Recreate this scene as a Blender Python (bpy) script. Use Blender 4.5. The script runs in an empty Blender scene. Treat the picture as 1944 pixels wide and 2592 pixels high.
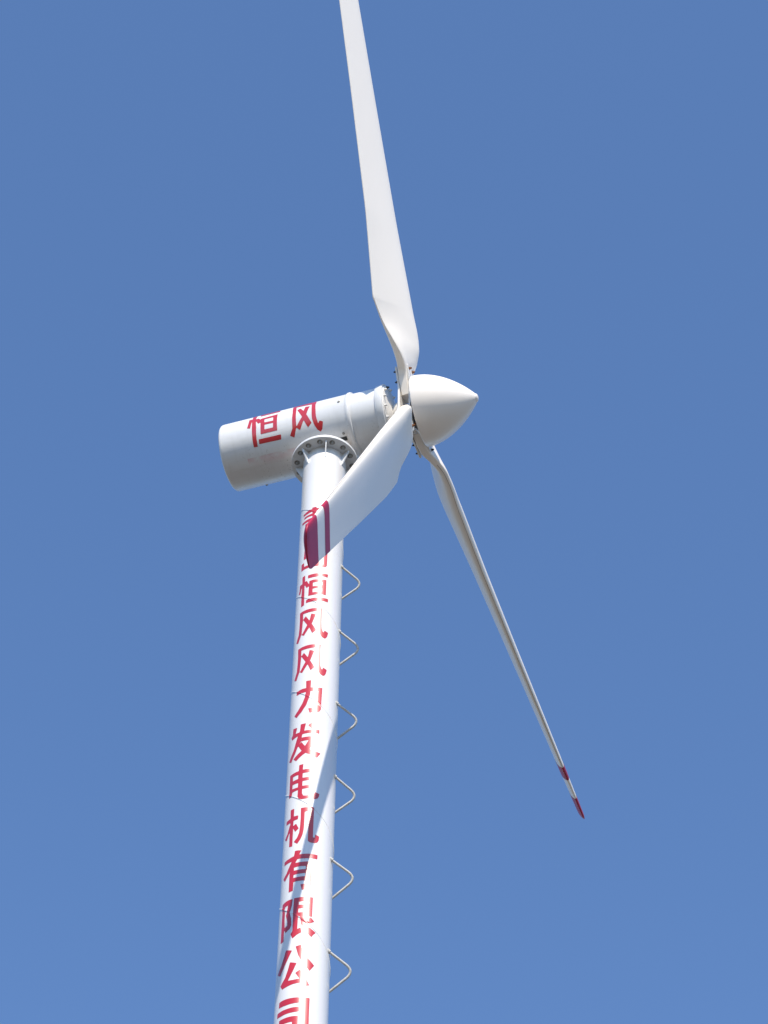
import bpy, bmesh, math, random
import numpy as np
from mathutils import Vector, Matrix

random.seed(4)
scene = bpy.context.scene
C = scene.collection
R_ = math.radians

# ---------------------------------------------------------------- camera
CAM = Vector((0.0, 0.0, 1.6))
PITCH, ROLL = R_(53.82), R_(0.72)
Fw = Vector((0, math.cos(PITCH), math.sin(PITCH)))
Rt = Vector((1, 0, 0))
Up = Rt.cross(Fw)
R2 = Rt * math.cos(ROLL) + Up * math.sin(ROLL)
U2 = Up * math.cos(ROLL) - Rt * math.sin(ROLL)
cd = bpy.data.cameras.new("Camera")
cd.sensor_fit = 'VERTICAL'
cd.sensor_height = 24.0
cd.lens = 7101.76 / 2592 * 24.0
cd.clip_start = 0.1
cd.clip_end = 20000
cam = bpy.data.objects.new("Camera", cd)
M = Matrix((R2, U2, -Fw)).transposed().to_4x4()
M.translation = CAM
cam.matrix_world = M
C.objects.link(cam)
scene.camera = cam

# ---------------------------------------------------------------- sky and sun
SUN_AZ, SUN_EL = 175.75, 41.0          # degrees, clockwise from +Y; elevation
w = bpy.data.worlds.new("World")
scene.world = w
w.use_nodes = True
nt = w.node_tree
nt.nodes.clear()
sky = nt.nodes.new('ShaderNodeTexSky')
sky.sky_type = 'NISHITA'
sky.sun_disc = False
sky.sun_elevation = R_(SUN_EL)
sky.sun_rotation = R_(SUN_AZ)
sky.altitude = 0
sky.air_density = 1.0
sky.dust_density = 0.2
sky.ozone_density = 7.0
bg = nt.nodes.new('ShaderNodeBackground')
bg.inputs['Strength'].default_value = 0.14
wo = nt.nodes.new('ShaderNodeOutputWorld')
nt.links.new(sky.outputs[0], bg.inputs[0])
nt.links.new(bg.outputs[0], wo.inputs[0])

ld = bpy.data.lights.new("Sun", 'SUN')
ld.energy = 3.8
ld.angle = R_(0.53)
ld.color = (1.0, 0.92, 0.80)
sun = bpy.data.objects.new("Sun", ld)
SDIR = Vector((math.sin(R_(SUN_AZ)) * math.cos(R_(SUN_EL)),
               math.cos(R_(SUN_AZ)) * math.cos(R_(SUN_EL)), math.sin(R_(SUN_EL))))
sun.rotation_euler = SDIR.to_track_quat('Z', 'Y').to_euler()
sun.location = (0, 0, 60)
C.objects.link(sun)

scene.view_settings.view_transform = 'Standard'
scene.view_settings.look = 'None'
scene.view_settings.exposure = 0.74
scene.view_settings.gamma = 1.0
scene.view_settings.use_curve_mapping = False

# ---------------------------------------------------------------- materials
def mat(name, base, rough=0.4, spec=0.5, metal=0.0, coat=0.0, coat_rough=0.1):
    m = bpy.data.materials.new(name)
    m.use_nodes = True
    b = m.node_tree.nodes['Principled BSDF']
    b.inputs['Base Color'].default_value = (*base, 1)
    b.inputs['Roughness'].default_value = rough
    b.inputs['Specular IOR Level'].default_value = spec
    b.inputs['Metallic'].default_value = metal
    b.inputs['Coat Weight'].default_value = coat
    b.inputs['Coat Roughness'].default_value = coat_rough
    return m


class NB:
    """small helper round a material's node tree"""
    def __init__(self, m):
        self.t = m.node_tree
        self.b = m.node_tree.nodes['Principled BSDF']

    def n(self, kind, **kw):
        nd = self.t.nodes.new(kind)
        for k, v in kw.items():
            setattr(nd, k, v)
        return nd

    def l(self, a, b):
        self.t.links.new(a, b)

    def coord(self, out='Object'):
        return self.n('ShaderNodeTexCoord').outputs[out]

    def mapping(self, src, scale=(1, 1, 1), loc=(0, 0, 0)):
        mp = self.n('ShaderNodeMapping')
        mp.inputs['Scale'].default_value = scale
        mp.inputs['Location'].default_value = loc
        self.l(src, mp.inputs[0])
        return mp.outputs[0]

    def noise(self, src, scale, detail=4, rough=0.55):
        nz = self.n('ShaderNodeTexNoise')
        nz.inputs['Scale'].default_value = scale
        nz.inputs['Detail'].default_value = detail
        nz.inputs['Roughness'].default_value = rough
        self.l(src, nz.inputs['Vector'])
        return nz.outputs['Fac']

    def ramp(self, src, stops):
        r = self.n('ShaderNodeValToRGB')
        cr = r.color_ramp
        while len(cr.elements) < len(stops):
            cr.elements.new(0.5)
        for e, (p, c) in zip(cr.elements, stops):
            e.position = p
            e.color = (*c, 1) if len(c) == 3 else c
        self.l(src, r.inputs[0])
        return r.outputs[0]

    def mix(self, fac, a, b, mode='MIX'):
        mx = self.n('ShaderNodeMix', data_type='RGBA', blend_type=mode)
        for s, v in ((mx.inputs[0], fac), (mx.inputs[6], a), (mx.inputs[7], b)):
            if isinstance(v, (int, float)):
                s.default_value = v
            elif isinstance(v, tuple):
                s.default_value = (*v, 1)
            else:
                self.l(v, s)
        return mx.outputs[2]

    def math(self, op, a, b=0.0, c=None):
        mt = self.n('ShaderNodeMath', operation=op)
        for s, v in zip(mt.inputs, (a, b, c)):
            if v is None:
                continue
            if isinstance(v, (int, float)):
                s.default_value = v
            else:
                self.l(v, s)
        return mt.outputs[0]

    def bump(self, h, strength, dist):
        bp = self.n('ShaderNodeBump')
        bp.inputs['Strength'].default_value = strength
        bp.inputs['Distance'].default_value = dist
        self.l(h, bp.inputs['Height'])
        self.l(bp.outputs[0], self.b.inputs['Normal'])


WHITE = (0.80, 0.80, 0.80)


def tower_material():
    m = mat('tower_paint', (0.79, 0.80, 0.81), 0.33, 0.5, coat=0.6, coat_rough=0.24)
    k = NB(m)
    co = k.coord()
    grime = k.noise(k.mapping(co, (9, 9, 0.9)), 1.0, 5)
    col = k.mix(k.math('MULTIPLY', k.ramp(grime, [(0.50, (0, 0, 0)), (0.8, (1, 1, 1))]), 0.30),
                (0.63, 0.625, 0.62), (0.50, 0.49, 0.47))
    # faint pink streaks, red paint washed down one side of the tube
    sx = k.n('ShaderNodeSeparateXYZ')
    k.l(co, sx.inputs[0])
    ang = k.math('ARCTAN2', sx.outputs[0], k.math('MULTIPLY', sx.outputs[1], -1.0))
    band = k.math('SUBTRACT', 1.0, k.math('MULTIPLY', k.math('ABSOLUTE', k.math('SUBTRACT', ang, 0.86)), 5.0))
    band = k.math('MAXIMUM', band, 0.0)
    str_ = k.noise(k.mapping(co, (14, 14, 0.35)), 1.0, 3)
    pk = k.math('MULTIPLY', band, k.ramp(str_, [(0.40, (0, 0, 0)), (0.72, (1, 1, 1))]))
    col = k.mix(k.math('MULTIPLY', pk, 0.5), col, (0.68, 0.55, 0.58))
    k.l(col, k.b.inputs['Base Color'])
    fine = k.noise(k.mapping(co, (22, 22, 5)), 1.0, 3)
    k.bump(fine, 0.10, 0.006)
    rg = k.noise(k.mapping(co, (6, 6, 2)), 1.0, 4)
    k.l(k.math('MULTIPLY_ADD', rg, 0.16, 0.22), k.b.inputs['Roughness'])
    return m


def red_material(name, base, rough, bump=0.1, spec=0.5, coat=0.6):
    m = mat(name, base, rough, spec, coat=coat, coat_rough=0.24)
    k = NB(m)
    co = k.coord()
    f = k.noise(k.mapping(co, (12, 12, 6)), 1.0, 4)
    col = k.mix(k.math('MULTIPLY', f, 0.45), base, tuple(min(1, x * 1.25 + 0.01) for x in base))
    k.l(col, k.b.inputs['Base Color'])
    fine = k.noise(k.mapping(co, (22, 22, 5)), 1.0, 3)
    k.bump(fine, bump, 0.006)
    return m


def nacelle_material():
    # local X runs along the nacelle axis
    m = mat('nacelle_paint', (0.74, 0.74, 0.74), 0.42, 0.5, coat=0.25, coat_rough=0.3)
    k = NB(m)
    co = k.coord()
    n1 = k.noise(k.mapping(co, (2.5, 6, 6)), 1.0, 6, 0.6)
    col = k.mix(k.math('MULTIPLY', k.ramp(n1, [(0.45, (0, 0, 0)), (0.75, (1, 1, 1))]), 0.35),
                (0.64, 0.64, 0.64), (0.52, 0.51, 0.49))
    # runs of dirt down the flanks
    n3 = k.noise(k.mapping(co, (30, 3, 3)), 1.0, 4, 0.6)
    col = k.mix(k.math('MULTIPLY', k.ramp(n3, [(0.52, (0, 0, 0)), (0.75, (1, 1, 1))]), 0.25), col, (0.50, 0.49, 0.47))
    # mould speckle and a pink wash of old red paint on the belly
    sx = k.n('ShaderNodeSeparateXYZ')
    k.l(co, sx.inputs[0])
    z = sx.outputs[2]
    belly = k.ramp(k.math('MULTIPLY_ADD', z, -1.6, 0.0), [(0.30, (0, 0, 0)), (0.45, (1, 1, 1))])
    n2 = k.noise(k.mapping(co, (55, 55, 55)), 1.0, 3, 0.7)
    spk = k.ramp(n2, [(0.60, (0, 0, 0)), (0.68, (1, 1, 1))])
    n5 = k.noise(k.mapping(co, (5, 5, 5)), 1.0, 2)
    spk = k.math('MULTIPLY', k.math('MULTIPLY', spk, belly), k.ramp(n5, [(0.45, (0, 0, 0)), (0.6, (1, 1, 1))]))
    col = k.mix(k.math('MULTIPLY', spk, 0.75), col, (0.24, 0.23, 0.21))
    # rusty weeping below the collar
    rx = k.math('MAXIMUM', k.math('SUBTRACT', 1.0, k.math('MULTIPLY', k.math('ABSOLUTE', k.math('SUBTRACT', sx.outputs[0], 0.275)), 15.0)), 0.0)
    rz = k.ramp(k.math('MULTIPLY_ADD', z, -1.0, 0.0), [(0.25, (0, 0, 0)), (0.30, (1, 1, 1))])
    n6 = k.noise(k.mapping(co, (25, 6, 6)), 1.0, 4)
    col = k.mix(k.math('MULTIPLY', k.math('MULTIPLY', rx, rz), k.ramp(n6, [(0.3, (0, 0, 0)), (0.6, (0.6, 0.6, 0.6))])), col, (0.42, 0.30, 0.20))
    ang = k.math('ARCTAN2', k.math('MULTIPLY', sx.outputs[1], -1.0), z)      # 0 on top, + towards -Y
    d = k.math('SUBTRACT', ang, 2.70)
    edge = k.math('MULTIPLY', k.math('GREATER_THAN', d, 0.0), k.math('MAXIMUM', k.math('SUBTRACT', 1.0, k.math('MULTIPLY', d, 3.2)), 0.0))
    xr = k.math('MULTIPLY', k.math('GREATER_THAN', sx.outputs[0], -0.72), k.math('LESS_THAN', sx.outputs[0], 0.0))
    n4 = k.noise(k.mapping(co, (7, 10, 10)), 1.0, 4)
    pk = k.math('MULTIPLY', k.math('MULTIPLY', edge, xr), k.ramp(n4, [(0.35, (0, 0, 0)), (0.62, (1, 1, 1))]))
    col = k.mix(k.math('MULTIPLY', pk, 0.75), col, (0.58, 0.33, 0.36))
    k.l(col, k.b.inputs['Base Color'])
    k.l(k.math('MULTIPLY_ADD', n1, 0.3, 0.25), k.b.inputs['Roughness'])
    k.bump(k.noise(k.mapping(co, (3, 9, 9)), 1.0, 3), 0.12, 0.01)
    return m


def gelcoat_material(name, base, rough=0.28):
    m = mat(name, base, rough, 0.30)
    k = NB(m)
    co = k.coord()
    f = k.noise(k.mapping(co, (3, 3, 1.2)), 1.0, 5)
    col = k.mix(k.math('MULTIPLY', k.ramp(f, [(0.40, (0, 0, 0)), (0.8, (1, 1, 1))]), 0.14), base,
                tuple(x * 0.86 for x in base))
    k.l(col, k.b.inputs['Base Color'])
    k.l(k.math('MULTIPLY_ADD', f, 0.06, rough - 0.03), k.b.inputs['Roughness'])
    return m


def metal_material(name, a, b_, rough, metal):
    m = mat(name, a, rough, 0.5, metal)
    k = NB(m)
    f = k.noise(k.coord(), 60.0, 4)
    k.l(k.mix(k.ramp(f, [(0.4, (0, 0, 0)), (0.65, (1, 1, 1))]), a, b_), k.b.inputs['Base Color'])
    return m


def flange_material():
    m = mat('flange_paint', (0.70, 0.71, 0.72), 0.45, 0.5, coat=0.2, coat_rough=0.3)
    k = NB(m)
    co = k.coord()
    f = k.noise(co, 7.0, 6, 0.65)
    col = k.mix(k.math('MULTIPLY', k.ramp(f, [(0.48, (0, 0, 0)), (0.72, (1, 1, 1))]), 0.5), (0.60, 0.61, 0.62), (0.40, 0.37, 0.33))
    f2 = k.noise(co, 26.0, 4, 0.6)
    col = k.mix(k.math('MULTIPLY', k.ramp(f2, [(0.66, (0, 0, 0)), (0.72, (1, 1, 1))]), 0.7), col, (0.25, 0.13, 0.06))
    k.l(col, k.b.inputs['Base Color'])
    return m


def ground_material():
    m = mat('ground_soil', (0.30, 0.27, 0.22), 0.95, 0.2)
    k = NB(m)
    co = k.coord()
    big = k.noise(co, 0.08, 6, 0.6)
    fine = k.noise(co, 3.0, 8, 0.7)
    col = k.mix(k.ramp(big, [(0.42, (0, 0, 0)), (0.6, (1, 1, 1))]), (0.175, 0.158, 0.14), (0.10, 0.094, 0.078))
    col = k.mix(0.35, col, k.ramp(fine, [(0.3, (0.06, 0.055, 0.04)), (0.7, (0.20, 0.17, 0.135))]))
    k.l(col, k.b.inputs['Base Color'])
    k.bump(fine, 0.6, 0.05)
    return m


def concrete_material():
    m = mat('concrete', (0.42, 0.41, 0.39), 0.9, 0.25)
    k = NB(m)
    co = k.coord()
    f = k.noise(co, 2.5, 8, 0.65)
    k.l(k.ramp(f, [(0.3, (0.33, 0.32, 0.30)), (0.7, (0.50, 0.49, 0.46))]), k.b.inputs['Base Color'])
    k.bump(f, 0.4, 0.01)
    return m


MT = tower_material()
MRED = red_material('red_lettering', (0.40, 0.006, 0.012), 0.33)
MBAND = red_material('red_band', (0.36, 0.010, 0.04), 0.4, 0.03, 0.3, 0.0)
MN = nacelle_material()
MG = gelcoat_material('blade_gelcoat', (0.87, 0.805, 0.725), 0.36)
MSP = gelcoat_material('spinner_gelcoat', (0.80, 0.745, 0.69), 0.30)
MFL = flange_material()
MZ = metal_material('galvanised_steel', (0.50, 0.50, 0.48), (0.33, 0.31, 0.28), 0.42, 0.6)
MNUT = metal_material('weathered_nut', (0.33, 0.33, 0.31), (0.16, 0.13, 0.10), 0.55, 0.3)
MRUST = metal_material('rusty_bolt', (0.22, 0.085, 0.03), (0.09, 0.04, 0.02), 0.8, 0.1)
MBLK = metal_material('black_bolt', (0.030, 0.030, 0.032), (0.05, 0.04, 0.035), 0.5, 0.3)
MPL = metal_material('painted_plate', (0.74, 0.72, 0.69), (0.66, 0.62, 0.57), 0.4, 0.0)
MSEAM = mat('parting_line', (0.40, 0.36, 0.31), 0.6)
MGAP = mat('dark_gap', (0.03, 0.03, 0.03), 0.8)

# ---------------------------------------------------------------- mesh helpers


def link(name, verts, faces, m, parent=None, smooth=None, loc=None):
    me = bpy.data.meshes.new(name)
    me.from_pydata([tuple(v) for v in verts], [], [tuple(f) for f in faces])
    me.validate()
    if smooth is not None:
        for p in me.polygons:
            p.use_smooth = True
        me.set_sharp_from_angle(angle=R_(smooth))
    me.materials.append(m)
    return put(name, me, parent)


def put(name, me, parent=None):
    o = bpy.data.objects.new(name, me)
    C.objects.link(o)
    if parent is not None:
        o.parent = parent
    return o


def from_bm(name, bm, m, parent=None, smooth=None):
    bmesh.ops.recalc_face_normals(bm, faces=bm.faces)
    me = bpy.data.meshes.new(name)
    bm.to_mesh(me)
    bm.free()
    if smooth is not None:
        for p in me.polygons:
            p.use_smooth = True
        me.set_sharp_from_angle(angle=R_(smooth))
    me.materials.append(m)
    return put(name, me, parent)


def lathe_x(profile, seg=96):
    """revolve (x, r) round the local X axis"""
    v, f, rows = [], [], []
    for x, r in profile:
        if r < 1e-6:
            rows.append([len(v)])
            v.append((x, 0, 0))
        else:
            rows.append(list(range(len(v), len(v) + seg)))
            for i in range(seg):
                a = 2 * math.pi * i / seg
                v.append((x, r * math.cos(a), r * math.sin(a)))
    for p, q in zip(rows, rows[1:]):
        for i in range(seg):
            j = (i + 1) % seg
            if len(p) == 1 and len(q) == 1:
                continue
            if len(p) == 1:
                f.append((p[0], q[i], q[j]))
            elif len(q) == 1:
                f.append((p[i], q[0], p[j]))
            else:
                f.append((p[i], q[i], q[j], p[j]))
    return v, f


def to_z(vf):
    """lathe about X -> lathe about Z"""
    v, f = vf
    return [(y, z, x) for x, y, z in v], f


def tube(path, rad, seg=8, cap=True):
    pts = [Vector(p) for p in path]
    v, f = [], []
    prev = None
    for i, p in enumerate(pts):
        d = (pts[min(i + 1, len(pts) - 1)] - pts[max(i - 1, 0)]).normalized()
        if prev is None:
            n = d.orthogonal().normalized()
        else:
            n = (prev - d * prev.dot(d)).normalized()
        prev = n
        b = d.cross(n)
        for k in range(seg):
            a = 2 * math.pi * k / seg
            v.append(p + rad * (math.cos(a) * n + math.sin(a) * b))
    for i in range(len(pts) - 1):
        for k in range(seg):
            k2 = (k + 1) % seg
            f.append((i * seg + k, i * seg + k2, (i + 1) * seg + k2, (i + 1) * seg + k))
    if cap:
        f.append(tuple(reversed(range(seg))))
        f.append(tuple(range((len(pts) - 1) * seg, len(pts) * seg)))
    return v, f


def hex_bolt(name, af, h, washer, m, shank=None):
    """hex head standing on its origin along +Z, on a round washer"""
    bm = bmesh.new()
    if washer:
        bmesh.ops.create_cone(bm, cap_ends=True, segments=16, radius1=washer, radius2=washer, depth=0.004,
                              matrix=Matrix.Translation((0, 0, 0.002)))
    bmesh.ops.create_cone(bm, cap_ends=True, segments=6, radius1=af, radius2=af * 0.93, depth=h,
                          matrix=Matrix.Translation((0, 0, 0.003 + h / 2)))
    if shank:
        bmesh.ops.create_cone(bm, cap_ends=True, segments=10, radius1=shank[0], radius2=shank[0] * 0.9, depth=shank[1],
                              matrix=Matrix.Translation((0, 0, h + shank[1] / 2)))
    bmesh.ops.recalc_face_normals(bm, faces=bm.faces)
    me = bpy.data.meshes.new(name)
    bm.to_mesh(me)
    bm.free()
    me.materials.append(m)
    return me


def place(o, pos, zdir, spin=0.0):
    q = Vector(zdir).to_track_quat('Z', 'Y').to_matrix().to_4x4()
    o.matrix_local = Matrix.Translation(pos) @ q @ Matrix.Rotation(spin, 4, 'Z')


# painted characters: stroke outlines -> one clean sheet of faces (marching squares on a distance field)
def poly_sd(poly, X, Y):
    p = np.array(poly, float)
    d = np.full(X.shape, 1e9)
    inside = np.zeros(X.shape, bool)
    for (x0, y0), (x1, y1) in zip(p, np.roll(p, -1, 0)):
        ex, ey = x1 - x0, y1 - y0
        L = ex * ex + ey * ey
        if L < 1e-9:
            continue
        t = np.clip(((X - x0) * ex + (Y - y0) * ey) / L, 0, 1)
        d = np.minimum(d, np.hypot(X - x0 - t * ex, Y - y0 - t * ey))
        if y0 != y1:
            c = ((y0 > Y) != (y1 > Y)) & (X < (x1 - x0) * (Y - y0) / (y1 - y0) + x0)
            inside ^= c
    return np.where(inside, d, -d)


def glyph_sheet(parts, cell=5.0):
    """parts: list of [outer, hole, hole...] in mm -> (2D points mm, faces)"""
    allp = np.array([q for pt in parts for poly in pt for q in poly], float)
    lo, hi = allp.min(0) - 2 * cell, allp.max(0) + 2 * cell
    xs = np.arange(lo[0], hi[0] + cell, cell)
    ys = np.arange(lo[1], hi[1] + cell, cell)
    X, Y = np.meshgrid(xs, ys)
    S = np.full(X.shape, -1e9)
    for pt in parts:
        s = poly_sd(pt[0], X, Y)
        for h in pt[1:]:
            s = np.minimum(s, -poly_sd(h, X, Y))
        S = np.maximum(S, s)
    S[np.abs(S) < 1e-4] = 1e-4
    pts, idx, faces = [], {}, []

    def vid(key, p):
        if key not in idx:
            idx[key] = len(pts)
            pts.append(p)
        return idx[key]
    ny, nx = S.shape
    for j in range(ny - 1):
        row = S[j:j + 2]
        if row.max() < 0:
            continue
        for i in range(nx - 1):
            cs = ((i, j), (i + 1, j), (i + 1, j + 1), (i, j + 1))
            sv = [S[b, a] for a, b in cs]
            if max(sv) < 0:
                continue
            loop = []
            for q in range(4):
                a, b = cs[q], cs[(q + 1) % 4]
                sa, sb = sv[q], sv[(q + 1) % 4]
                if sa > 0:
                    loop.append(vid(a, (xs[a[0]], ys[a[1]])))
                if (sa > 0) != (sb > 0):
                    t = sa / (sa - sb)
                    k = (min(a, b), max(a, b))
                    loop.append(vid(k, (xs[a[0]] + t * (xs[b[0]] - xs[a[0]]), ys[a[1]] + t * (ys[b[1]] - ys[a[1]]))))
            if len(loop) > 2:
                faces.append(loop)
    return pts, faces


# ---------------------------------------------------------------- the place
TX, TY = -0.5612, 15.1566           # tower axis
ZF = 23.0708                        # underside of the tower-head flange
RT = 0.2                            # tower tube radius

bm = bmesh.new()
bmesh.ops.create_circle(bm, cap_ends=True, segments=96, radius=6000)
g = from_bm('ground', bm, ground_material())
g['kind'] = 'structure'

bm = bmesh.new()
bmesh.ops.create_cube(bm, size=1.0, matrix=Matrix.Translation((TX, TY, 0.06)) @ Matrix.Diagonal((2.4, 2.4, 0.28, 1)))
bmesh.ops.bevel(bm, geom=list(bm.edges), offset=0.02, segments=2, affect='EDGES')
f_ = from_bm('foundation_pad', bm, concrete_material())
f_['kind'] = 'structure'
ZB = 0.2

wt = bpy.data.objects.new('wind_turbine', None)
wt.location = (TX, TY, ZB)
wt['label'] = 'white three-bladed wind turbine on a tubular tower with red lettering against clear sky'
wt['category'] = 'wind turbine'
C.objects.link(wt)

# all parts of the turbine are in coordinates of its base: z0 = ZB
def zz(z):
    return z - ZB


# ---- tower tube
seg = 160
v, f = to_z(lathe_x([(0.0, RT), (zz(ZF) * 0.33, RT), (zz(ZF) * 0.66, RT), (zz(ZF) - 0.5, RT), (zz(ZF) + 0.002, RT)], seg))
tower = link('tower', v, f, MT, wt, 60)

PITCH_S, Z_S = 1.29, 17.15          # spiral weld: height at angle -90 deg
BEAD_W, BEAD_H = 0.010, 0.0045


def seam_off(ang, z):
    """distance along the axis from the nearest turn of the spiral weld"""
    base = Z_S - PITCH_S * (math.degrees(ang) + 90) / 360
    return (z - base + PITCH_S / 2) % PITCH_S - PITCH_S / 2


v, f = [], []
N = 72
turns = int((ZF - 0.12) / PITCH_S)
i0 = -int((ZF - 0.1 - Z_S) / PITCH_S * N)
i1 = int((Z_S - 0.4) / PITCH_S * N)
prof = [(-BEAD_W, -0.002), (-BEAD_W * 0.55, BEAD_H * 0.75), (0, BEAD_H), (BEAD_W * 0.55, BEAD_H * 0.75), (BEAD_W, -0.002)]
for i in range(i0, i1 + 1):
    ang = R_(-90) + 2 * math.pi * i / N
    z = Z_S - PITCH_S * i / N
    wob = 1 + 0.2 * math.sin(i * 0.9) + 0.12 * random.uniform(-1, 1)
    for dz, h in prof:
        r = RT + (h * wob if h > 0 else h)
        v.append((r * math.sin(ang), -r * math.cos(ang), zz(z + dz)))
n_ = len(prof)
for i in range(i1 - i0):
    for k in range(n_ - 1):
        f.append((i * n_ + k, (i + 1) * n_ + k, (i + 1) * n_ + k + 1, i * n_ + k + 1))
link('weld_seam', v, f, MT, tower, 80)

# ---- base plate with anchor bolts
v, f = to_z(lathe_x([(0.0, 0.0), (0.0, 0.42), (0.03, 0.42), (0.03, 0.0)], 64))
bp = link('base_plate', v, f, MFL, wt, 40)
me = hex_bolt('anchor_nut', 0.03, 0.026, 0.036, MZ, (0.014, 0.05))
for i in range(12):
    a = 2 * math.pi * i / 12
    place(put('anchor_nut', me, bp), (0.34 * math.cos(a), 0.34 * math.sin(a), 0.029), (0, 0, 1), a)

# ---- climbing steps: bent rods welded to one side
def step_mesh():
    A, X, B = Vector((0.186, -0.068, 0)), Vector((0.385, 0.022, -0.128)), Vector((0.165, 0.105, -0.285))
    path = [A - (X - A).normalized() * 0.03]
    rad = 0.085
    p, q = X + (A - X).normalized() * rad, X + (B - X).normalized() * rad
    path.append(A)
    for s in np.linspace(0, 1, 9):
        path.append(p * (1 - s) ** 2 + X * 2 * s * (1 - s) + q * s * s)
    path.append(B)
    path.append(B + (B - X).normalized() * 0.03)
    v, f = tube(path, 0.0105, 10)
    # weld collars where the rod meets the tube
    for P_, d in ((A, (X - A).normalized()), (B, (X - B).normalized())):
        v2, f2 = tube([P_ - d * 0.012, P_ + d * 0.006, P_ + d * 0.016], 0.0165, 10)
        o = len(v)
        v += v2
        f += [tuple(i + o for i in q_) for q_ in f2]
    me = bpy.data.meshes.new('climbing_step')
    me.from_pydata([tuple(x) for x in v], [], f)
    for p_ in me.polygons:
        p_.use_smooth = True
    me.set_sharp_from_angle(angle=R_(50))
    me.materials.append(MSTEP)
    return me


MSTEP = metal_material('painted_rod', (0.50, 0.49, 0.47), (0.40, 0.38, 0.34), 0.45, 0.0)
stm = step_mesh()
for z, rz in ((21.41, 2), (20.483, 0), (19.52, -1.5), (18.618, 2.5), (17.624, -4), (16.637, -2), (15.65, 1), (14.67, 0)):
    o = put('climbing_step', stm, tower)
    o.location = (0, 0, zz(z))
    o.rotation_euler = (R_(random.uniform(-2, 2)), 0, R_(rz))

# ---- tower-head flange
v, f = to_z(lathe_x([(0, 0.15), (0, 0.304), (0.004, 0.310), (0.034, 0.310), (0.038, 0.306), (0.038, 0.1)], 96))
fl = link('tower_flange', v, f, MFL, wt, 40)
fl.location = (0, 0, zz(ZF))
me = hex_bolt('flange_bolt', 0.0185, 0.017, 0.026, MNUT, (0.010, 0.012))
for i in range(14):
    a = R_(3 + 12.86 + i * 360 / 14)
    o = put('flange_bolt', me, fl)
    place(o, (0.258 * math.sin(a), -0.258 * math.cos(a), 0.001), (0, 0, -1), random.uniform(0, 1))
gv = [(RT - 0.01, 0.002), (0.278, 0.002), (0.278, -0.018), (RT + 0.010, -0.170), (RT - 0.004, -0.186)]
bm = bmesh.new()
vs = [[bm.verts.new((x, y, z)) for x, z in gv] for y in (-0.0055, 0.0055)]
bm.faces.new(vs[0])
bm.faces.new(vs[1][::-1])
for i in range(5):
    j = (i + 1) % 5
    bm.faces.new((vs[0][i], vs[1][i], vs[1][j], vs[0][j]))
bmesh.ops.recalc_face_normals(bm, faces=bm.faces)
gme = bpy.data.meshes.new('gusset')
bm.to_mesh(gme)
bm.free()
gme.materials.append(MFL)
for i in range(7):
    a = R_(3 + i * 360 / 7)
    o = put('gusset', gme, fl)
    o.rotation_euler = (0, 0, a - math.pi / 2)
v, f = to_z(lathe_x([(0.036, 0.17), (0.24, 0.17)], 64))
link('yaw_neck', v, f, MFL, fl, 40)

# ---------------------------------------------------------------- nacelle (local X = rotor axis)
PSI, TAU = -0.3208, -0.0237
ax = Vector((math.cos(PSI) * math.cos(TAU), math.sin(PSI) * math.cos(TAU), math.sin(TAU)))
side = Vector((0, 0, 1)).cross(ax).normalized()
upv = ax.cross(side)
RM = Matrix((ax, side, upv)).transposed()
NORG = Vector((0, 0, zz(ZF) + 0.4826))
RN = 0.327
v, f = lathe_x([(-0.975, 0), (-0.975, 0.26), (-0.9745, 0.306), (-0.971, 0.315), (-0.964, 0.322), (-0.954, 0.326), (-0.942, RN),
                (-0.3, RN), (0.285, RN), (0.296, 0.331), (0.306, 0.337), (0.322, 0.338), (0.332, 0.334), (0.338, 0.322), (0.338, 0.20)], 128)
nac = link('nacelle', v, f, MN, wt, 35)
nac.matrix_local = Matrix.Translation(NORG) @ RM.to_4x4()
v, f = lathe_x([(0.33, 0.20), (0.335, 0.3165), (0.60, 0.3165), (0.60, 0.25)], 128)
gen = link('generator_casing', v, f, MN, nac, 35)
v, f = lathe_x([(0.585, 0.25), (0.585, 0.326), (0.592, 0.331), (0.648, 0.338), (0.658, 0.336), (0.660, 0.330), (0.660, 0.22)], 128)
link('end_ring', v, f, MN, nac, 35)
v, f = lathe_x([(0.65, 0.318), (0.672, 0.316), (0.674, 0.312), (0.680, 0.20), (0.70, 0.15), (0.705, 0.10), (0.705, 0.0)], 96)
endp = link('end_plate', v, f, MPL, nac, 35)
me = hex_bolt('end_bolt', 0.013, 0.016, 0.018, MPL, (0.008, 0.01))
me2 = hex_bolt('end_bolt', 0.013, 0.016, 0.018, MBLK, (0.008, 0.014))
for i in range(16):
    a = 2 * math.pi * (i + 0.3) / 16
    rust = i % 5 == 1
    o = put('end_bolt', me2 if rust else me, nac)
    place(o, (0.672, 0.297 * math.cos(a), 0.297 * math.sin(a)), (1, 0, 0), random.uniform(0, 1))
v, f = lathe_x([(0.69, 0.085), (0.80, 0.085)], 48)
link('main_shaft', v, f, MPL, nac, 40)


def nac_pt(x, deg, r):
    """point on the nacelle: deg from the top towards the -side flank"""
    a = R_(deg)
    return Vector((x, -r * math.sin(a), r * math.cos(a))), Vector((0, -math.sin(a), math.cos(a)))


me = hex_bolt('cover_screw', 0.010, 0.007, 0.013, MNUT)
for x, d in ((0.235, 90), (0.24, 151.5), (0.235, 30), (0.235, 0), (0.24, 185), (-0.673, 233), (-0.14, 231), (0.235, 215)):
    p, n = nac_pt(x, d, RN - 0.001)
    place(put('cover_screw', me, nac), p, n, random.uniform(0, 1))
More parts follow.
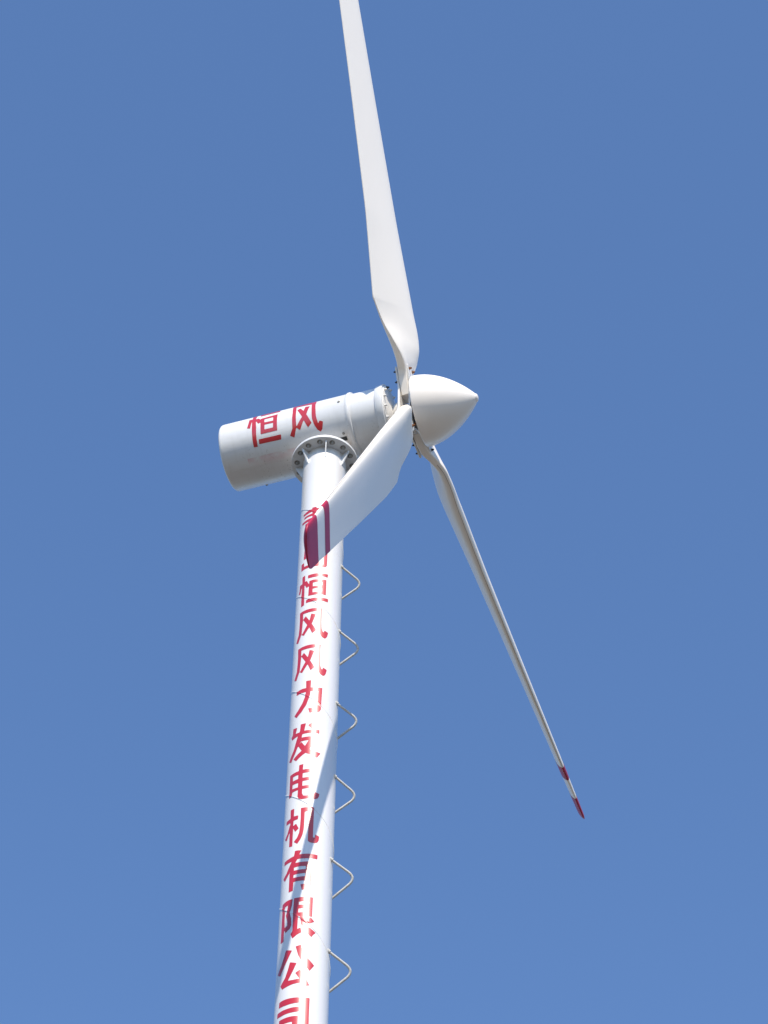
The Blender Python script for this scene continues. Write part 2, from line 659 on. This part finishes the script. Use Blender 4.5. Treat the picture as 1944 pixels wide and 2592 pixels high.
# lower cover sheet lapped over the upper one (edge below the lettering)
v, f = [], []
xs = np.linspace(-0.90, 0.215, 24)
angs = np.linspace(155.5, 172, 14)
for x in xs:
    for d in angs:
        p, n = nac_pt(x, d, RN + 0.0025 - (0.0033 if d > 171 else 0))
        v.append(p)
k_ = len(angs)
for i in range(len(xs) - 1):
    for j in range(k_ - 1):
        f.append((i * k_ + j, i * k_ + j + 1, (i + 1) * k_ + j + 1, (i + 1) * k_ + j))
link('lap_sheet', v, f, MN, nac, 60)
# dark patch laid on the cover, painting the shade inside a slot
v, f = [], []
for x in (0.195, 0.232, 0.262):
    for d in (157.0, 159.0, 161.5, 164):
        p, n = nac_pt(x, d, RN + 0.0035)
        v.append(p)
for i in range(2):
    for j in range(3):
        f.append((i * 4 + j, i * 4 + j + 1, (i + 1) * 4 + j + 1, (i + 1) * 4 + j))
link('cover_slot_shade', v, f, MGAP, nac, 60)

# ---------------------------------------------------------------- rotor
DHUB = 0.85                          # plane of the blade roots
DBLD = 0.9341                        # plane of the blade axis further out
PHI = -0.5951
L = 5.79
KNEE = 1.0677
T_ROOT = 0.046                       # half thickness of the root block


def interp(x, tab):
    xs_ = [t[0] for t in tab]
    return [float(np.interp(x, xs_, [t[i] for t in tab])) for i in range(1, len(tab[0]))]


def smooth01(t):
    t = max(0.0, min(1.0, t))
    return t * t * (3 - 2 * t)


ROOT_TAB = [  # r, leading edge offset, trailing edge offset
    (0.16, 0.115, 0.115), (0.40, 0.118, 0.118), (0.47, 0.135, 0.158), (0.56, 0.160, 0.222), (0.66, 0.184, 0.284),
    (0.78, 0.203, 0.347), (0.92, 0.211, 0.413), (1.04, 0.2105, 0.470), (KNEE, 0.2095, 0.4865)]


def soft(r, xs_, ys_, wd=0.05):
    return sum(float(np.interp(r + d, xs_, ys_)) for d in np.linspace(-wd, wd, 9)) / 9


CH_K, CH_T, XA = 0.6688, 0.3343, 0.3016        # chord at the knee and at the tip, pitch axis


def section(r, M=56, grow=0.0):
    """outline of the blade at radius r: list of (toward leading edge, toward wind, along blade)"""
    q = max(0.0, (r - KNEE) / (5.8784 - KNEE))
    if r <= KNEE:
        le, te = interp(r, ROOT_TAB)
        le -= 0.01 * math.exp(-((r - 0.62) / 0.14) ** 2)
        s_ = smooth01((r - 0.4) / (KNEE - 0.4))
        le += s_ * (XA * CH_K - 0.2095)
        te += s_ * ((1 - XA) * CH_K - 0.4865)
    else:
        ch = CH_K + (CH_T - CH_K) * q
        le, te = XA * ch, (1 - XA) * ch
    B = R_(soft(r, [0.41, 0.48, 0.56, 0.66, 0.85, KNEE, 2.0, 3.4, 4.7, 5.8784], [0, 8.3, 13.0, 18.0, 20.3, 18.5, 13.3, 12.0, 11.95, 11.9]))
    s = smooth01((r - 0.40) / (KNEE - 0.05 - 0.40))
    off = soft(r, [0.40, 0.5, 0.65, KNEE, 6.0], [0, 0.0400, 0.0680, 0.0581, 0.1048])
    tc = 0.23 if r < KNEE else float(np.interp(r, [KNEE, 2.2, 4.0, 5.2, 5.79], [0.23, 0.20, 0.17, 0.146, 0.117]))
    tip = (L - r) / 0.11
    kx = kt = 1.0
    if tip < 1:
        e = max(0.0, 1 - (1 - tip) ** 2.4)
        kx = 0.62 + 0.38 * e ** 0.6
        kt = 0.25 + 0.75 * e ** 0.5
    mid = (le - te) / 2 - 0.01
    le, te = mid + (le - mid) * kx, -(mid + (-te - mid) * kx)
    ch = le + te
    chs = (soft(r, [0.40, 0.56, KNEE, 5.8784], [0.24, 0.39, CH_K, CH_T], 0.22) if r > 0.62 else ch) * kx
    pts = []
    for j in range(M):
        th = 2 * math.pi * j / M
        c, sn = math.cos(th), math.sin(th)
        # airfoil, flat towards the wind
        x = (1 - c) / 2
        yt = 5.2 * tc * kt * (0.2969 * math.sqrt(x) - 0.126 * x - 0.3516 * x * x + 0.2843 * x ** 3 - 0.1015 * x ** 4)
        yt = max(yt, 0.0) + 0.0035 / ch * (1 if x > 0.9 else x / 0.9) * (abs(sn) > 1e-6) * ch / chs
        m_, p_ = 0.0422, 0.4
        yc = m_ / p_ ** 2 * (2 * p_ * x - x * x) if x < p_ else m_ / (1 - p_) ** 2 * (1 - 2 * p_ + 2 * p_ * x - x * x)
        ya = (-(yc - yt) if sn >= 0 else -(yc + yt)) * chs
        xa = le - x * ch
        # root block
        e = 2 / 7
        xr = (le + te) / 2 * math.copysign(abs(c) ** e, c) + (le - te) / 2
        yr = T_ROOT * math.copysign(abs(sn) ** e, sn) if abs(sn) > 1e-6 else 0.0
        X = xr * (1 - s) + xa * s
        Y = yr * (1 - s) + ya * s
        pts.append((X * math.cos(B) - Y * math.sin(B), X * math.sin(B) + Y * math.cos(B) + off, r))
    return pts


def blade_verts(radii, a, b, t, grow=0.0, M=56):
    v, f = [], []
    for r in radii:
        ps = section(r, M)
        c2 = np.array(ps)
        if grow:
            d = np.roll(c2, -1, 0) - np.roll(c2, 1, 0)
            nrm = np.stack([d[:, 1], -d[:, 0]], 1)
            nrm /= np.linalg.norm(nrm, axis=1)[:, None] + 1e-12
            cen = c2[:, :2].mean(0)
            sgn = np.sign(np.sum(nrm * (c2[:, :2] - cen)))
            c2[:, :2] += nrm * sgn * grow
        for e_, n_w, rr in c2:
            v.append(b * (rr + (grow if r > L - 0.02 else 0)) - t * e_ + a * n_w)
    n = len(radii)
    for i in range(n - 1):
        for j in range(M):
            k = (j + 1) % M
            f.append((i * M + j, i * M + k, (i + 1) * M + k, (i + 1) * M + j))
    return v, f


HUB = NORG + ax * DHUB
tip_r = [L - 0.11 * (1 - x) ** 1.6 for x in np.linspace(0, 1, 10)]
RAD = list(np.linspace(0.16, 0.40, 4)) + list(np.linspace(0.43, KNEE - 0.01, 26)) + [KNEE] + list(np.linspace(KNEE + 0.03, L - 0.13, 60)) + tip_r
bolt_r = hex_bolt('clamp_bolt', 0.0135, 0.017, 0.0175, MRUST, (0.008, 0.012))
bolt_b = hex_bolt('clamp_nut', 0.013, 0.016, 0.0, MBLK, (0.008, 0.014))
scr = hex_bolt('tip_screw', 0.008, 0.006, 0.0, MZ)
PLATE = 0.018
blade_frames = []
for k in range(3):
    ph = PHI + k * 2 * math.pi / 3
    b = math.cos(ph) * upv + math.sin(ph) * side
    t = ax.cross(b)
    blade_frames.append((b, t))
    v, f = blade_verts(RAD, ax, b, t)
    M_ = 56
    f.append(tuple(reversed(range(M_))))
    f.append(tuple(range(len(v) - M_, len(v))))
    bl = link('blade', v, f, MG, wt, 42)
    bl.location = HUB
    path = []
    for r in RAD:
        if 0.55 < r < 4.89:
            e_, n_w, rr = section(r)[0]
            path.append(b * rr - t * (e_ + 0.0006) + ax * n_w)
    v, f = tube(path, 0.0032, 6)
    link('edge_seam', v, f, MSEAM, bl, 60)
    for r0, r1 in ((4.90, 5.105), (5.405, L)):
        rr = [r0] + [r for r in RAD if r0 + 0.01 < r < r1 - 0.004] + [r1]
        v, f = blade_verts(rr, ax, b, t, 0.0016)
        if r1 == L:
            f.append(tuple(range(len(v) - M_, len(v))))
        link('tip_band', v, f, MBAND, bl, 42)
    for r in (4.96, 5.07):
        ps = section(r)
        e_, n_w, rr = ps[-5]
        o = put('tip_screw', scr, bl)
        e2, n2, _ = ps[-4]
        e1, n1, _ = ps[-6]
        dn = Vector((0, 0, 0)) + (-t * -(n2 - n1) + ax * -(e2 - e1))
        if dn.dot(-t * (e_ - 0.05) + ax * (n_w - 0.08)) < 0:
            dn = -dn
        place(o, b * r - t * e_ + ax * n_w, dn.normalized())


def hub_plate(name, x0, sgn, arm_end, half):
    """three-armed clamp plate; x0 = inner face, sgn = which way it thickens"""
    out = []
    for k in range(3):
        b, t = blade_frames[k]
        out += [b * 0.20 - t * (half + 0.035), b * 0.29 - t * half, b * (arm_end - 0.02) - t * half, b * arm_end - t * (half - 0.02),
                b * arm_end + t * (half - 0.02), b * (arm_end - 0.02) + t * half, b * 0.29 + t * half, b * 0.20 + t * (half + 0.035)]
    # order the outline by angle round the axis
    def an(p):
        return math.atan2(p.dot(side), p.dot(upv))
    out.sort(key=an)
    v = [p + ax * x0 for p in out] + [p + ax * (x0 + sgn * PLATE) for p in out]
    n = len(out)
    f = [tuple(range(n)), tuple(reversed(range(n, 2 * n)))]
    f += [(i, (i + 1) % n, n + (i + 1) % n, n + i) for i in range(n)]
    bm = bmesh.new()
    bv = [bm.verts.new(p) for p in v]
    for q in f:
        bm.faces.new([bv[i] for i in q])
    bmesh.ops.recalc_face_normals(bm, faces=bm.faces)
    bmesh.ops.bevel(bm, geom=[e for e in bm.edges], offset=0.002, segments=1, affect='EDGES')
    o = from_bm(name, bm, MPL, wt)
    o.location = HUB
    return o


front = hub_plate('hub_plate', T_ROOT - 0.001, 1, 0.475, 0.105)
rear = hub_plate('hub_plate', -T_ROOT + 0.001, -1, 0.475, 0.105)
for k in range(3):
    b, t = blade_frames[k]
    for r, s in ((0.435, -0.055), (0.435, 0.055), (0.325, -0.06), (0.325, 0.06)):
        o = put('clamp_bolt', bolt_r if k != 1 else bolt_b, front)
        place(o, b * r + t * s + ax * (T_ROOT + PLATE - 0.003), ax, random.uniform(0, 1))
        o = put('clamp_nut', bolt_b, rear)
        place(o, b * r + t * s - ax * (T_ROOT + PLATE - 0.003), -ax, random.uniform(0, 1))
v, f = lathe_x([(-0.155, 0.0), (-0.155, 0.11), (-0.11, 0.135), (-T_ROOT - 0.01, 0.15), (-T_ROOT - 0.01, 0.0)], 48)
boss = link('hub_boss', v, f, MPL, rear, 35)
boss.matrix_local = RM.to_4x4()

# spinner
prof = []
SL, SR = 0.578, 0.346
for x in list(np.linspace(0, 0.9, 30)) + list(np.linspace(0.915, 1, 14)):
    r = SR * max(0.0, 1 - x ** 1.9) ** 0.9
    prof.append((x * SL, r))
prof = [(0.012, SR - 0.012), (-0.004, SR - 0.009), (-0.006, SR - 0.005), (-0.003, SR - 0.001)] + prof
tipx = prof[-1][0]
prof[-1] = (tipx, 0.0)
prof = [p for p in prof if p[1] > 0.042]
x_, r_ = prof[-1]
for d in (25, 45, 60, 75, 90):      # blunt nose
    prof.append((x_ + 0.022 * math.sin(R_(d)), r_ * math.cos(R_(d)) if d < 90 else 0.0))
v, f = lathe_x(prof, 128)
sp = link('spinner', v, f, MSP, wt, 50)
sp.matrix_local = Matrix.Translation(NORG + ax * 0.942) @ RM.to_4x4()
v, f = lathe_x([(0.012, 0.0), (0.012, SR - 0.012)], 96)
link('spinner_backing', v, f, MGAP, sp, 50)

# ---------------------------------------------------------------- painted lettering
# stroke outlines in millimetres: round the tube, and up from the foot of the character
TOWER_GLYPHS = {
 'heng': (20721, [[[(-165,424),(-133,427),(-130,330),(-134,288),(-129,2),(-164,0),(-166,193),(-164,269),(-162,335)]],
  [[(-157,326),(-196,334),(-198,258),(-210,212),(-183,205),(-171,268),(-155,276)]],
  [[(-136,330),(-113,336),(-90,277),(-81,247),(-111,234),(-131,286)]],
  [[(-102,405),(-64,406),(-29,408),(6,408),(41,406),(80,409),(76,364),(42,367),(7,364),(-27,360),(-63,358),(-101,362)]],
  [[(-86,316),(-50,322),(-15,321),(19,322),(66,323),(66,107),(36,111),(2,108),(-44,104),(-91,106)], [(-52,280),(-14,284),(32,285),(33,239),(-12,229),(-51,227)], [(-52,194),(-12,197),(32,197),(32,145),(-10,143),(-52,142)]],
  [[(-109,60),(-66,60),(-19,61),(22,62),(54,63),(89,63),(87,17),(50,19),(16,19),(-30,14),(-65,13),(-111,17)]]]),
 'feng': (20230, [[[(-174,414),(-139,412),(-100,409),(-56,408),(-10,407),(24,409),(40,407),(39,367),(3,365),(-43,361),(-91,363),(-134,368),(-132,285),(-137,180),(-141,104),(-154,62),(-178,2),(-208,31),(-177,114),(-172,192),(-170,299)]],
  [[(4,380),(39,408),(38,312),(38,225),(41,132),(52,85),(62,82),(66,109),(101,93),(93,40),(83,13),(69,0),(46,14),(29,47),(16,109),(8,199)]],
  [[(-54,335),(-13,318),(-43,203),(-71,141),(-115,59),(-143,90),(-129,99),(-85,194),(-65,257)]],
  [[(-105,322),(-78,266),(-47,197),(-4,101),(-39,64),(-64,145),(-88,195),(-131,289)]]]),
 'li': (19235, [[[(-162,336),(-127,341),(-99,340),(-70,335),(-31,334),(-3,334),(30,335),(68,337),(65,193),(64,116),(62,58),(49,27),(27,15),(-31,10),(-44,69),(-4,67),(28,75),(30,156),(35,292),(-2,288),(-32,287),(-71,286),(-104,287),(-164,293)]],
  [[(-72,428),(-28,427),(-30,334),(-32,250),(-43,191),(-63,113),(-103,41),(-150,0),(-179,41),(-136,83),(-99,146),(-78,216),(-69,287),(-69,334)]]]),
 'fa': (18685, [[[(-103,437),(-56,432),(-67,353),(-86,293),(-93,221),(-118,174),(-148,98),(-189,26),(-225,62),(-165,154),(-128,294),(-107,356)]],
  [[(-184,437),(-137,415),(-152,351),(-107,339),(-64,343),(-7,342),(22,344),(57,347),(57,302),(24,306),(-6,304),(-81,305),(-131,303),(-192,301),(-205,342),(-187,364)]],
  [[(-36,402),(-8,437),(28,387),(3,342)]],
  [[(27,260),(-2,137),(-18,102),(-55,58),(-132,0),(-163,42),(-88,96),(-58,146),(-27,216),(-92,218),(-87,264),(-40,261),(-5,263)]],
  [[(-90,213),(-56,148),(-16,104),(30,76),(74,65),(45,2),(-1,31),(-51,63),(-84,101),(-118,174)]]]),
 'dian': (18191, [[[(-99,425),(-62,424),(-65,361),(-65,263),(-64,163),(-62,72),(-52,44),(-29,39),(2,46),(29,50),(43,84),(78,71),(73,38),(62,12),(43,0),(14,5),(-17,4),(-71,4),(-89,18),(-102,52),(-100,125),(-100,260),(-100,358)]],
  [[(-195,364),(-152,359),(-101,355),(-62,357),(-9,357),(21,355),(21,117),(-6,125),(-59,125),(-103,127),(-159,133),(-159,87),(-193,87),(-194,235)], [(-157,316),(-103,310),(-103,261),(-156,265)], [(-157,222),(-101,212),(-102,160),(-158,172)], [(-64,314),(-8,314),(-8,259),(-64,258)], [(-63,219),(-8,220),(-8,162),(-63,162)]]]),
 'ji': (17681, [[[(-164,440),(-126,433),(-127,340),(-128,244),(-128,124),(-128,0),(-162,13),(-163,148),(-161,237),(-162,344)]],
  [[(-216,345),(-162,339),(-125,342),(-85,333),(-87,291),(-128,292),(-164,291),(-213,303)]],
  [[(-163,269),(-138,220),(-170,169),(-198,111),(-226,148),(-191,186),(-171,245)]],
  [[(-130,229),(-102,246),(-77,180),(-107,153),(-130,212)]],
  [[(-66,411),(-36,411),(-7,411),(22,411),(39,413),(23,368),(-6,365),(-33,360),(-33,236),(-35,160),(-43,96),(-59,49),(-84,5),(-116,42),(-88,75),(-72,128),(-67,190),(-64,289)]],
  [[(3,410),(39,413),(39,299),(39,178),(39,67),(55,68),(56,103),(90,93),(86,44),(75,19),(54,5),(17,6),(0,23),(0,173),(1,294)]]]),
 'you': (17160, [[[(-100,454),(-73,449),(-47,441),(-61,402),(-76,355),(-93,312),(-119,273),(-148,222),(-192,172),(-219,216),(-176,249),(-132,333),(-107,398)]],
  [[(-214,404),(-157,397),(-107,398),(-61,399),(-19,399),(32,400),(83,400),(81,352),(33,350),(-17,347),(-74,351),(-130,347),(-213,362)]],
  [[(-90,314),(-47,311),(-6,312),(36,311),(36,179),(36,35),(23,15),(-1,5),(-29,0),(-42,63),(-7,65),(-6,103),(-51,103),(-101,107),(-103,13),(-142,15),(-142,212),(-129,273)], [(-102,267),(-56,265),(-5,262),(-6,227),(-55,228),(-102,232)], [(-103,186),(-53,184),(-6,183),(-7,149),(-52,149),(-103,152)]]]),
 'xian': (16655, [[[(-210,437),(-176,437),(-141,435),(-100,428),(-104,359),(-121,287),(-105,220),(-101,148),(-115,113),(-155,96),(-169,139),(-172,95),(-172,15),(-209,20),(-208,193),(-207,319)], [(-174,382),(-141,381),(-147,323),(-158,280),(-142,212),(-139,164),(-166,155),(-171,233),(-171,317)]],
  [[(-88,429),(-50,427),(-10,428),(30,429),(59,429),(57,220),(-3,222),(-49,220),(-51,88),(-27,101),(-16,50),(-51,30),(-86,0),(-105,53),(-90,79),(-90,185),(-91,311)], [(-48,379),(-8,381),(30,381),(29,345),(-7,345),(-48,345)], [(-49,306),(-6,306),(29,306),(28,266),(-5,264),(-49,263)]],
  [[(47,214),(77,175),(45,148),(13,142),(-4,166),(23,187)]],
  [[(-35,224),(-13,222),(8,166),(34,108),(91,63),(72,36),(59,7),(32,31),(1,83),(-23,139)]]]),
 'gong': (16151, [[[(-139,406),(-85,378),(-119,299),(-147,243),(-190,172),(-231,216),(-186,271),(-155,348)]],
  [[(-57,411),(-16,423),(-1,356),(30,294),(89,225),(55,160),(17,211),(-10,256),(-35,318)]],
  [[(-97,260),(-44,237),(-70,162),(-108,76),(-67,70),(-21,73),(27,71),(26,34),(-10,33),(-65,27),(-112,20),(-159,16),(-180,63),(-135,118),(-114,183)]],
  [[(-51,137),(-15,168),(27,90),(56,14),(29,0),(9,35),(-21,81)]]]),
 'si': (15599, [[[(-184,453),(-144,450),(-97,444),(-55,440),(-7,437),(32,438),(64,439),(63,300),(64,171),(64,69),(54,28),(35,6),(-12,0),(-26,47),(19,52),(26,73),(25,213),(26,379),(-15,384),(-63,383),(-117,384),(-187,397)]],
  [[(-201,353),(-160,349),(-104,344),(-52,344),(-9,342),(-8,297),(-50,295),(-113,297),(-158,299),(-204,308)]],
  [[(-176,265),(-123,260),(-69,258),(-16,253),(-15,96),(-63,97),(-128,103),(-172,106)], [(-140,208),(-59,203),(-58,131),(-139,135)]]]),
 'qing': (21612, [[[(-91,516),(-50,515),(-43,275),(-82,270)]],
  [[(-196,490),(-140,497),(-91,497),(-50,494),(-6,492),(50,497),(51,463),(-5,456),(-48,458),(-91,456),(-139,454),(-195,462)]],
  [[(-182,434),(-130,431),(-87,427),(-48,429),(33,429),(33,395),(-47,392),(-89,392),(-133,402),(-181,406)]],
  [[(-213,375),(-161,370),(-113,366),(-46,363),(4,360),(66,368),(67,332),(4,324),(-45,327),(-90,326),(-146,331),(-211,347)]],
  [[(-163,315),(-111,308),(-44,296),(45,293),(46,18),(7,0),(-7,50),(11,61),(10,86),(-111,109),(-113,44),(-160,53)], [(-117,266),(-43,249),(10,245),(11,204),(-42,205),(-115,224)], [(-114,182),(-40,164),(12,163),(11,127),(-39,126),(-112,145)]]]),
 'dao': (21216, [[[(-70,380),(-29,378),(-53,328),(-91,326)]],
  [[(-155,343),(-102,337),(-34,328),(45,330),(44,227),(36,185),(0,180),(12,286),(-33,290),(-108,300),(-107,185),(-159,177)]],
  [[(-159,227),(-98,209),(-31,202),(67,213),(65,36),(53,10),(29,0),(4,27),(34,41),(32,154),(-30,160),(-96,168),(-159,182)]],
  [[(-63,262),(-39,269),(-13,225),(-37,214)]],
  [[(-185,34),(-187,130),(-155,133),(-150,70),(-93,62),(-92,136),(-63,132),(-60,57),(-33,59),(-31,93),(-4,101),(-5,21),(-38,20),(-92,22)]]]),
}
TOWER_ORDER = [('qing', 0), ('dao', 0), ('heng', 0), ('feng', 0), ('feng', -0.498), ('li', 0), ('fa', 0), ('dian', 0), ('ji', 0), ('you', 0), ('xian', 0), ('gong', 0), ('si', 0)]
NACELLE_GLYPHS = [
[[[(-639,330),(-597,330),(-595,457),(-586,590),(-592,705),(-594,796),(-633,792),(-632,707),(-629,576),(-631,462)]],
  [[(-664,436),(-626,438),(-632,485),(-647,585),(-678,575),(-667,511)]],
  [[(-596,456),(-569,452),(-540,496),(-540,534),(-567,545),(-592,493)]],
  [[(-575,330),(-371,341),(-357,408),(-553,408)]],
  [[(-544,472),(-375,461),(-380,682),(-546,681),(-543,589)], [(-506,500),(-418,499),(-416,554),(-504,549)], [(-503,581),(-417,584),(-419,640),(-505,639)]],
  [[(-572,728),(-350,732),(-356,781),(-575,775)]]],
[[[(-235,330),(-199,349),(-187,478),(-191,696),(-228,795),(-266,769),(-232,703),(-222,514)]],
  [[(-238,330),(-119,330),(-5,330),(7,434),(-103,418),(-191,406)]],
  [[(-41,380),(-4,349),(8,558),(9,631),(22,715),(40,690),(71,708),(54,775),(34,800),(6,774),(-18,717),(-32,646),(-32,544)]],
  [[(-99,451),(-54,463),(-86,588),(-160,736),(-195,701),(-126,597)]],
  [[(-149,462),(-110,527),(-80,590),(-40,691),(-80,730),(-112,649),(-132,588),(-178,482)]]]]


def tower_character(parts, z0):
    pts, faces = glyph_sheet(parts)
    v = []
    for u, z in pts:
        ang = u / 1000 / RT
        zw = z / 1000 + z0
        d = abs(seam_off(ang, zw)) / BEAD_W
        r = RT + 0.0011 + (BEAD_H * 1.15 * (1 - d * d) if d < 1 else 0)
        v.append((r * math.sin(ang), -r * math.cos(ang), zz(zw)))
    link('painted_character', v, faces, MRED, tower, 80)


for key in TOWER_ORDER:
    z0, parts = TOWER_GLYPHS[key[0]]
    tower_character(parts, z0 / 1000 + key[1])

for parts in NACELLE_GLYPHS:
    pts, faces = glyph_sheet(parts)
    v = []
    for x, s in pts:
        a = s / 1000 / 0.328
        r = RN + 0.0013
        v.append((x / 1000, -r * math.sin(a), r * math.cos(a)))
    link('painted_character', v, faces, MRED, nac, 80)
